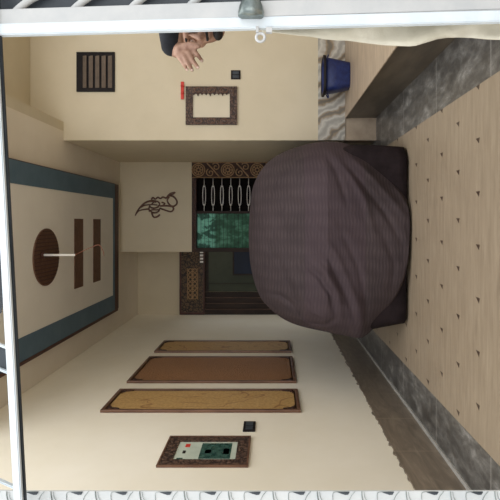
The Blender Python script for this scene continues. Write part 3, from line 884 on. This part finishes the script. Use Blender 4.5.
HY = 1.9
hc = Vector((.748, HY, ZW(196, HY)))       # head centre
per = thing('person', 'person in black long sleeves behind the gate bar, hand raised before face', 'person', (.98, 1.98, 0))
fdir = Vector((-.72, -.69, -.05)).normalized(); fs = Vector((0, 0, 1)).cross(fdir).normalized(); fu = fdir.cross(fs).normalized()
fu = Vector((0, 0, 1))
def hp(f, s, u): return hc + fdir * f + fs * s + fu * u
bm = nb()
sphere(bm, hp(-.012, 0, .03), (.082, .082, .095), 24, 16); sphere(bm, hp(.018, 0, -.035), (.058, .058, .075), 20, 14)
sphere(bm, hp(.05, 0, -.088), (.026, .026, .022))
capsule(bm, hp(.08, 0, .012), hp(.100, 0, -.022), .008, .014, 10)
sphere(bm, hp(.088, .013, -.024), .009, 8, 6); sphere(bm, hp(.088, -.013, -.024), .009, 8, 6)
capsule(bm, hp(.074, -.03, .032), hp(.076, .03, .032), .010, .010, 8)
capsule(bm, hp(.076, -.017, -.052), hp(.076, .017, -.052), .007, .007, 8)
for s in (-1, 1):
    sphere(bm, hp(.052, s * .042, -.015), .022, 10, 8)
    sphere(bm, hp(-.01, s * .079, .0), (.014, .014, .03), 10, 8)
neck = hc + Vector((.07, .05, -.17))
capsule(bm, hc + Vector((.03, .02, -.06)), neck, .052, .056)
# torso + legs (standing, weight on both feet)
hip = Vector((1.0, 2.02, .84)); 
sphere(bm, Vector((.97, 2.0, 1.22)), (.16, .11, .2), 20, 14); sphere(bm, Vector((.99, 2.0, 1.02)), (.14, .105, .2), 20, 14); sphere(bm, hip, (.155, .115, .13), 20, 14)
capsule(bm, neck, (.93, 1.99, 1.3), .06, .1)
for s in (-1, 1):
    h_ = hip + Vector((s * .085, 0, -.02)); k_ = Vector((h_.x + s * .01, 1.98, .46)); f_ = Vector((h_.x + s * .015, 2.02, .09))
    # both feet stand on the ground of the forecourt
    capsule(bm, h_, k_, .082, .055); capsule(bm, k_, f_, .053, .036); capsule(bm, f_ - Vector((0, 0, .04)), f_ + Vector((-.03, -.16, -.06)), .034, .026)
shR = Vector((.82, 1.93, 1.36)); shL = Vector((1.13, 2.05, 1.36))
# left arm hangs
capsule(bm, shL, (1.17, 2.05, 1.1), .048, .04); capsule(bm, (1.17, 2.05, 1.1), (1.16, 1.97, .88), .038, .027)
capsule(bm, (1.16, 1.97, .88), (1.155, 1.95, .81), .03, .034)
for k in range(4): capsule(bm, (1.155 - .02 + .014 * k, 1.93 + .006 * k, .79), (1.15 - .02 + .013 * k, 1.91, .73 + .006 * abs(k - 1)), .0085, .007, 8)
capsule(bm, (1.13, 1.93, .83), (1.115, 1.9, .78), .01, .008, 8)
# raised right arm
elb = Vector((.775, 1.74, 1.615)); 
HYh = 1.66
wr = P(177, 50, 1.70)
capsule(bm, shR, elb, .048, .04); capsule(bm, elb, wr, .038, .027)
# palm
kn = [P(180.5, 58.5, 1.655), P(184.5, 56.5, 1.645), P(189, 53.5, 1.642), P(193.5, 50, 1.648)]
capsule(bm, wr, P(181, 50, 1.675), .025, .021, 12)
for k in kn: capsule(bm, wr.lerp(k, .25), k, .016, .0098, 10)
capsule(bm, kn[0], kn[3], .010, .010, 10)
mid = [P(183.5, 64.5, 1.632), P(188, 63.8, 1.618), P(193.5, 61.5, 1.615), P(198.5, 56, 1.622)]
tip = [P(187.2, 69.8, 1.635), P(192.2, 70.2, 1.618), P(198, 67.5, 1.615), P(202, 60.8, 1.63)]
rr = [.0066, .0074, .0076, .0074]
for a, m_, t_, r in zip(kn, mid, tip, rr):
    capsule(bm, a, m_, r + .0012, r, 10); capsule(bm, m_, t_, r, r - .0012, 10)
th0, th1, th2 = P(184, 46, 1.66), P(192, 44, 1.64), P(199, 46.5, 1.63)
capsule(bm, wr, th0, .018, .012, 10); capsule(bm, th0, th1, .011, .0095, 10); capsule(bm, th1, th2, .0095, .0075, 10)
fuse('body', bm, M['skin'], per, .0042, 3)
# nails
for m_, t_, r in zip(mid, tip, rr):
    b = nb(); d = (t_ - m_).normalized(); sphere(b, t_ + d * .001 + Vector((0, -r * .72, 0)), (.0042, .0022, .0048), 8, 6)
    obj('fingernail', b, M['nail'], per, True)
# eyes and brows
for s in (-1, 1):
    b = nb(); sphere(b, hp(.068, s * .031, .012), .0112, 12, 8); e_ = obj('eye', b, M['nail'], per, True)
    b = nb(); sphere(b, hp(.0775, s * .031, .012), .0055, 10, 6); obj('iris', b, M['hair'], e_, True)
    b = nb(); capsule(b, hp(.083, s * .016, .034), hp(.07, s * .048, .034), .005, .0035, 8); obj('eyebrow', b, M['hair'], per, True)
b = nb(); capsule(b, hp(.083, -.018, -.045), hp(.083, .018, -.045), .005, .005, 8); sphere(b, hp(.058, 0, -.085), (.03, .03, .02)); obj('beard', b, M['hair'], per, True)
b = nb(); sphere(b, hp(-.03, 0, .055), (.09, .09, .088), 20, 14); sphere(b, hp(-.05, 0, .0), (.07, .07, .08), 20, 14); fuse('hair', b, M['hair'], per, .007, 4)
# black long-sleeved top
b = nb()
sphere(b, Vector((.97, 2.0, 1.22)), (.175, .125, .205), 20, 14); sphere(b, Vector((.99, 2.0, 1.02)), (.158, .122, .2), 20, 14); sphere(b, Vector((1.0, 2.02, .88)), (.168, .13, .1), 20, 14)
capsule(b, neck + Vector((.02, .01, -.03)), (.93, 1.99, 1.3), .066, .115)
capsule(b, shL, (1.17, 2.05, 1.1), .062, .052); capsule(b, (1.17, 2.05, 1.1), (1.162, 1.98, .91), .05, .038)
capsule(b, shR, elb, .062, .052); capsule(b, elb, P(171.5, 46, 1.70), .05, .036)
fuse('black_top', b, M['shirt'], per, .008, 3)
b = nb()
sphere(b, hip, (.165, .125, .13), 20, 14)
for s in (-1, 1):
    h_ = hip + Vector((s * .085, 0, -.02)); k_ = Vector((h_.x + s * .01, 1.98, .46)); f_ = Vector((h_.x + s * .015, 2.02, .1))
    capsule(b, h_, k_, .094, .068); capsule(b, k_, f_, .066, .052)
fuse('trousers', b, M['trouser'], per, .01, 3)
for s in (-1, 1):
    f_ = hip + Vector((s * .1, 0, 0)); b = nb()
    capsule(b, (f_.x, 2.04, .045), (f_.x - .03, 1.85, .038), .044, .038); fuse('shoe', b, M['black'], per, .008, 2)

# ------------------------------------------------------------------ camera
cam_d = bpy.data.cameras.new('camera'); cam = bpy.data.objects.new('camera', cam_d); C.objects.link(cam)
R = Matrix(((0, 1, 0), (0, 0, -1), (-1, 0, 0)))   # columns: right=-Z, up=+X, back=-Y
cam.matrix_world = Matrix.Translation((0, 0, H0)) @ R.to_4x4()
cam_d.sensor_width = 36; cam_d.sensor_fit = 'HORIZONTAL'; cam_d.lens = 36 * F / 500
cam_d.shift_x = -(VX - 250) / 500; cam_d.shift_y = (VY - 250) / 500
cam_d.clip_start = .05
bpy.context.scene.camera = cam

# ------------------------------------------------------------------ light
w = bpy.data.worlds.new('sky'); bpy.context.scene.world = w; w.use_nodes = True
nt = w.node_tree; bg = nt.nodes['Background']
bg.inputs[0].default_value = (.93, .96, 1.0, 1); bg.inputs[1].default_value = 1.25
def area(name, loc, rot, sx, sy, e, col):
    l = bpy.data.lights.new(name, 'AREA'); l.shape = 'RECTANGLE'; l.size = sx; l.size_y = sy; l.energy = e; l.color = col
    o = bpy.data.objects.new(name, l); C.objects.link(o); o.location = loc; o.rotation_euler = rot; return o
# open sky over the forecourt
area('sky_over_forecourt', (.4, 1.8, 4.9), (math.radians(12), 0, 0), 4.5, 3.6, 95, (1, .99, .98))
area('daylight_from_street', (0, -2.2, 2.3), (math.radians(88), 0, 0), 5, 3.5, 70, (1, .99, .98))

sc = bpy.context.scene
sc.view_settings.view_transform = 'Standard'; sc.view_settings.look = 'None'
sc.view_settings.exposure = .1; sc.view_settings.gamma = 1
sc.cycles.max_bounces = 8; sc.cycles.diffuse_bounces = 5
sc.cycles.use_denoising = True
